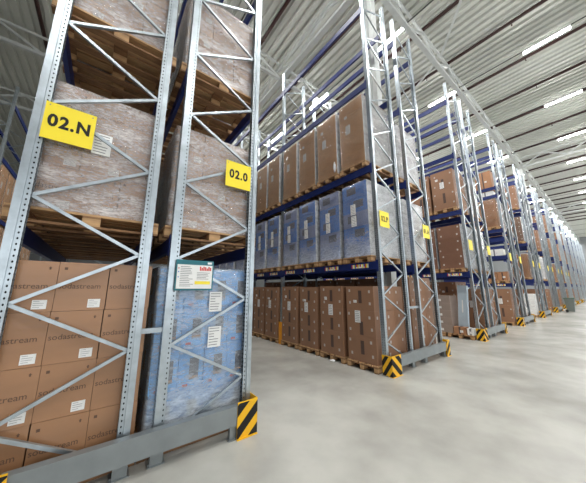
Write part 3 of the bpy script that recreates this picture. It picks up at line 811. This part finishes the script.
for n in range(1, NP + 1):
    xa = PX + PITCH * n; xb = xa + QOFF; c1, c2 = xa + D0 / 2, xb + D0 / 2
    pn = ORD[n - 1] + ' pair past P'
    far = n > 6
    gb = (('distant navy rack beam far down the hall', 'beams of the distant racks') if far else None)
    gf = 'end frames of the distant racks' if far else None
    if n > 5:
        for x_, w_ in ((xa, 'near'), (xb, 'far')):
            tag(link('rack_ladder', FARL, None, (x_, 0, 0)), ('%s end frame of the %s' % (w_, pn)) if not far else 'tall galvanised end frame among the distant rack pairs', 'rack frame', gf, 'thing')
    if n <= 5: frame(False, xa, 0, 'near end frame of the ' + pn if not far else 'tall galvanised end frame among the distant rack pairs', gf)
    if n <= 5: frame(True, xb, 0, 'far end frame of the ' + pn if not far else 'tall galvanised end frame among the distant rack pairs', gf)
    if n < 5: frame(False, xa, BAY, 'galvanised frame one bay inside the near rack of the ' + pn)
    lv = LV if n != 2 else [1.98, 3.36, 4.25, 4.72, 6.56, 7.0, 9.25]
    rack_beams(xa, 2 if n == 1 else 1, pn + ', near row', lv, (0,) if n < 3 else (), n > 3, (0, 1), gb)
    rack_beams(xb, 1, pn + ', far row', LV, (), True, (0, 1), gb)
    if n <= 6:
        sign(xa + .215, 3.27, '', 'small yellow bay sign on the near frame of the ' + pn)
        sign(xb + D0 - .25, 3.27, '', 'small yellow bay sign on the far frame of the ' + pn)
    if n <= 8:
        lbl = pn if n <= 8 else ''
        corner_guard('yellow and black chevron corner guard of the ' + pn, xa - .07, -.17, .34, .22, 1, True)
        guard_rail(xa + .26, xb + D0 - .04, 'grey guard rail of the ' + pn)
        corner_guard('yellow and black striped guard at the right end of the ' + pn, xb + D0 + .14, -.17, .20, .22, -1, False)
    # loads
    nq = {1: 3, 2: 2}.get(n, 1)
    for q in range(nq):
        y = slots(0)[q]; o_ = (', at end' if q == 0 else ', %s from end' % ORD[q]) if n <= 2 else ''
        if n == 2:
            spec = [(0, dk[1], 'brown carton stack on floor'), (4.72, orr, 'tall orange-brown carton stack on fourth shelf')]
        elif n == 1:
            spec = [(LV[0], dk[0], 'dark brown carton stack on first shelf'), (LV[1], dk[1], 'brown carton stack on second shelf')]
        else:
            r2 = random.Random(n * 7 + q)
            spec = [(0, r2.choice([dk[1], dk[0], orr]), 'carton stack on the floor'), (LV[0], r2.choice([dk[0], orr, wl]), 'carton stack on the first shelf'), (LV[1], r2.choice([dk[1], orr, wd[0]]), 'carton stack on the second shelf')]
            if n == 3: spec = spec[1:]; pallet(c1, y, 0, 'wooden pallet under the white packs of the third pair past P', None, True)
            if n % 2: spec.append((LV[2], r2.choice([orr, dk[1]]), 'carton stack on the third shelf'))
        if n > 8: spec = spec[1:3]
        for z, src, nm in spec:
            pallet(c1, y, z, 'pallet %s, %s, near side%s' % (nm[nm.index(' on ') + 1:], pn, o_), None, n > 1)
            place(src, (c1, y, z + zP), '%s, %s, near side%s' % (nm, pn, o_))
    if n <= 5:
        y = slots(0)[0]
        for z, src, nm in ((0, dk[1], 'carton stack on the floor'), (LV[0], wl, 'white-wrapped stack on the first shelf'), (LV[1], wl, 'white-wrapped stack on the second shelf')):
            if n == 2 and z == LV[0]: continue
            pallet(c2, y, z, 'pallet %s, %s, far side' % (nm[nm.index(' on ') + 1:], pn), None, True)
            place(src, (c2, y, z + zP), '%s, %s, far side' % (nm, pn))
# floor goods of the first pair: pallets, grey boxes, leaning blue board, low boxes
x1 = PX + PITCH; c1 = x1 + D0 / 2
for q in range(3): pallet(c1, slots(0)[q], 0, 'wooden pallet on floor, first pair past P, near row, %s from its chevron guard' % ORD[q])
for k_ in range(5):
    jbox('carton', c1 - .55, c1 + .1, .75, 1.75, zP + .262 * k_, zP + .262 * k_ + .258, 'kraft_grey', 'flat grey-brown carton, %s in the stack beside the leaning pale blue board' % ('lowest', 'second', 'middle', 'fourth', 'topmost')[k_], 'carton', 'flat cartons beside the blue board')
for q, y in enumerate(slots(0) + slots(1)):
    if q == 0: continue
    pallet(x1 + QOFF + D0 / 2, y, 0, 'wooden pallet on the floor of the first pair past P, far row, %s in' % ORD[q], None, True)
    place(fq, (x1 + QOFF + D0 / 2, y, zP), 'brown carton stack on the floor, first pair past P, far row, %s in' % ORD[q])
t = thing('leaning_board', 'tall pale blue board leaning on the pallet of the first pair beyond P', 'board', (c1 - .18, .53, zP + .012))
o = MB().box(-.07, .07, -.15, .15, 0, 1.68, c=.01).build('board_pack', 'panel_blue', t); MB().box(-.072, -.07, -.02, .02, .7, 1.15).build('printed_strip', 'paper', t)
t.rotation_euler = (R(3.0), R(4.0), 0)
jbox('carton', c1 - .56, c1 - .20, .12, .31, zP, zP + .22, 'paper', 'small white carton low on the pallet beside the leaning blue board', 'carton')
jbox('carton', c1 - .58, c1 - .30, .34, .72, zP, zP + .24, 'kraft_orange', 'low orange-brown carton in front of the leaning blue board', 'carton')
jbox('carton', c1 + .13, c1 + .58, .9, 1.7, zP, zP + 1.3, 'kraft_brown', 'tall brown carton behind the flat grey cartons', 'carton')
# orange-brown boxes on the low shelf of the second pair, white packs on the floor of the third
x2 = PX + PITCH * 2; c2 = x2 + D0 / 2
pallet(c2, .51, 1.98, 'wooden pallet under the loose orange-brown cartons on the low shelf of the second pair', None, True)
for i, (a, b_, y0, y1, h) in enumerate(((-.55, -.1, .12, .5, .40), (-.55, -.1, .52, .9, .32), (-.05, .5, .12, .88, .45))):
    jbox('carton', c2 + a, c2 + b_, y0, y1, 1.98 + zP, 1.98 + zP + h, 'kraft_orange', ('loose orange-brown carton nearest the frame on the low shelf of the second pair', 'shorter orange-brown carton on the low shelf of the second pair', 'wide orange-brown carton at the back of that low shelf')[i], 'carton')
for i in range(3):
    jbox('carton', c2 - .5, c2 + .5, .15, .85, (7.0, 6.56, 3.36)[i] + .001, (7.95, 6.80, 3.70)[i], ('kraft_orange', 'paper', 'paper')[i], ('orange-brown carton on the sixth shelf of the second pair', 'low white carton on the fifth shelf of the second pair', 'low white carton on the second shelf of the second pair')[i], 'carton')

x3 = PX + PITCH * 3; c3 = x3 + D0 / 2
for k_ in range(5):
    jbox('carton', c3 - .55, c3 + .5, .14, .86, zP + .255 * k_, zP + .255 * k_ + .235, 'paper', 'white pack on the floor pallet of the third pair past P, %s of its stack' % ('lowest', 'second', 'middle', 'fourth', 'topmost')[k_], 'carton', 'white packs of the third pair')
# wheelie bin by the fifth rack pair
t = thing('wheelie_bin', 'grey wheelie bin with a dark green lid standing by the rack ends', 'bin', (28.6, -.72, 0)); t.scale = (.72, .8, 1.0)
mb = MB(); a, b_ = .24, .30
mb.add([(-a, -a, .06), (a, -a, .06), (a, a, .06), (-a, a, .06), (-b_, -b_ - .04, .98), (b_, -b_ - .04, .98), (b_, b_, .98), (-b_, b_, .98)], [(0, 3, 2, 1), (4, 5, 6, 7), (0, 1, 5, 4), (1, 2, 6, 5), (2, 3, 7, 6), (3, 0, 4, 7)])
mb.box(-b_ - .02, b_ + .02, -b_ - .06, b_ + .02, .94, .985); mb.build('body', 'bin_grey', t)
MB().box(-b_ - .03, b_ + .03, -b_ - .08, b_ + .03, .99, 1.05, c=.02).cyl((-.25, b_ + .03, 1.0), (.25, b_ + .03, 1.0), .02, 8).build('lid', 'bin_green', t)
for s_ in (-1, 1): MB().cyl((s_ * .26, .24, .1), (s_ * .30, .24, .1), .1, 16).build('wheel', 'rubber', t)

# ------------------------------------------------------------------ rack M across the aisle on the left
MX = NX - 3.16 - D0; MC = MX + D0 / 2
for k_ in (3, 4, 5, 6): frame(True, MX, BAY * k_, 'galvanised frame of the left aisle rack, %s along' % ORD[k_ - 3])
for b_ in (3, 4, 5):
    for li, z in enumerate(LV):
        for sd in (0, 1): beam(MX + (-.03 if sd == 0 else D0 + .03), b_ * BAY, z, 'dark blue beam of the left aisle rack, %s shelf, %s side, %s bay' % (LVN[li], ('far', 'near')[sd], ORD[b_ - 3]), None, True)
    for q, y in enumerate(slots(b_)):
        pallet(MC, y, LV[1], 'wooden pallet on the second shelf of the left aisle rack, %s along' % ORD[(b_ - 3) * 4 + q], None, True)
        place(tp[q % 2], (MC, y, LV[1] + zP), 'brown wrapped stack on the second shelf of the left aisle rack, %s along' % ORD[(b_ - 3) * 4 + q], None, math.pi)
        if b_ < 5:
            pallet(MC, y, LV[0], 'wooden pallet on the first shelf of the left aisle rack, %s along' % ORD[(b_ - 3) * 4 + q], None, True)
            place(tp[(q + 1) % 2], (MC, y, LV[0] + zP), 'brown wrapped stack on the first shelf of the left aisle rack, %s along' % ORD[(b_ - 3) * 4 + q], None, math.pi)

for src in (wd[0],):
    if src['label'] == '':
        for c in list(src.children_recursive): bpy.data.objects.remove(c)
        bpy.data.objects.remove(src)
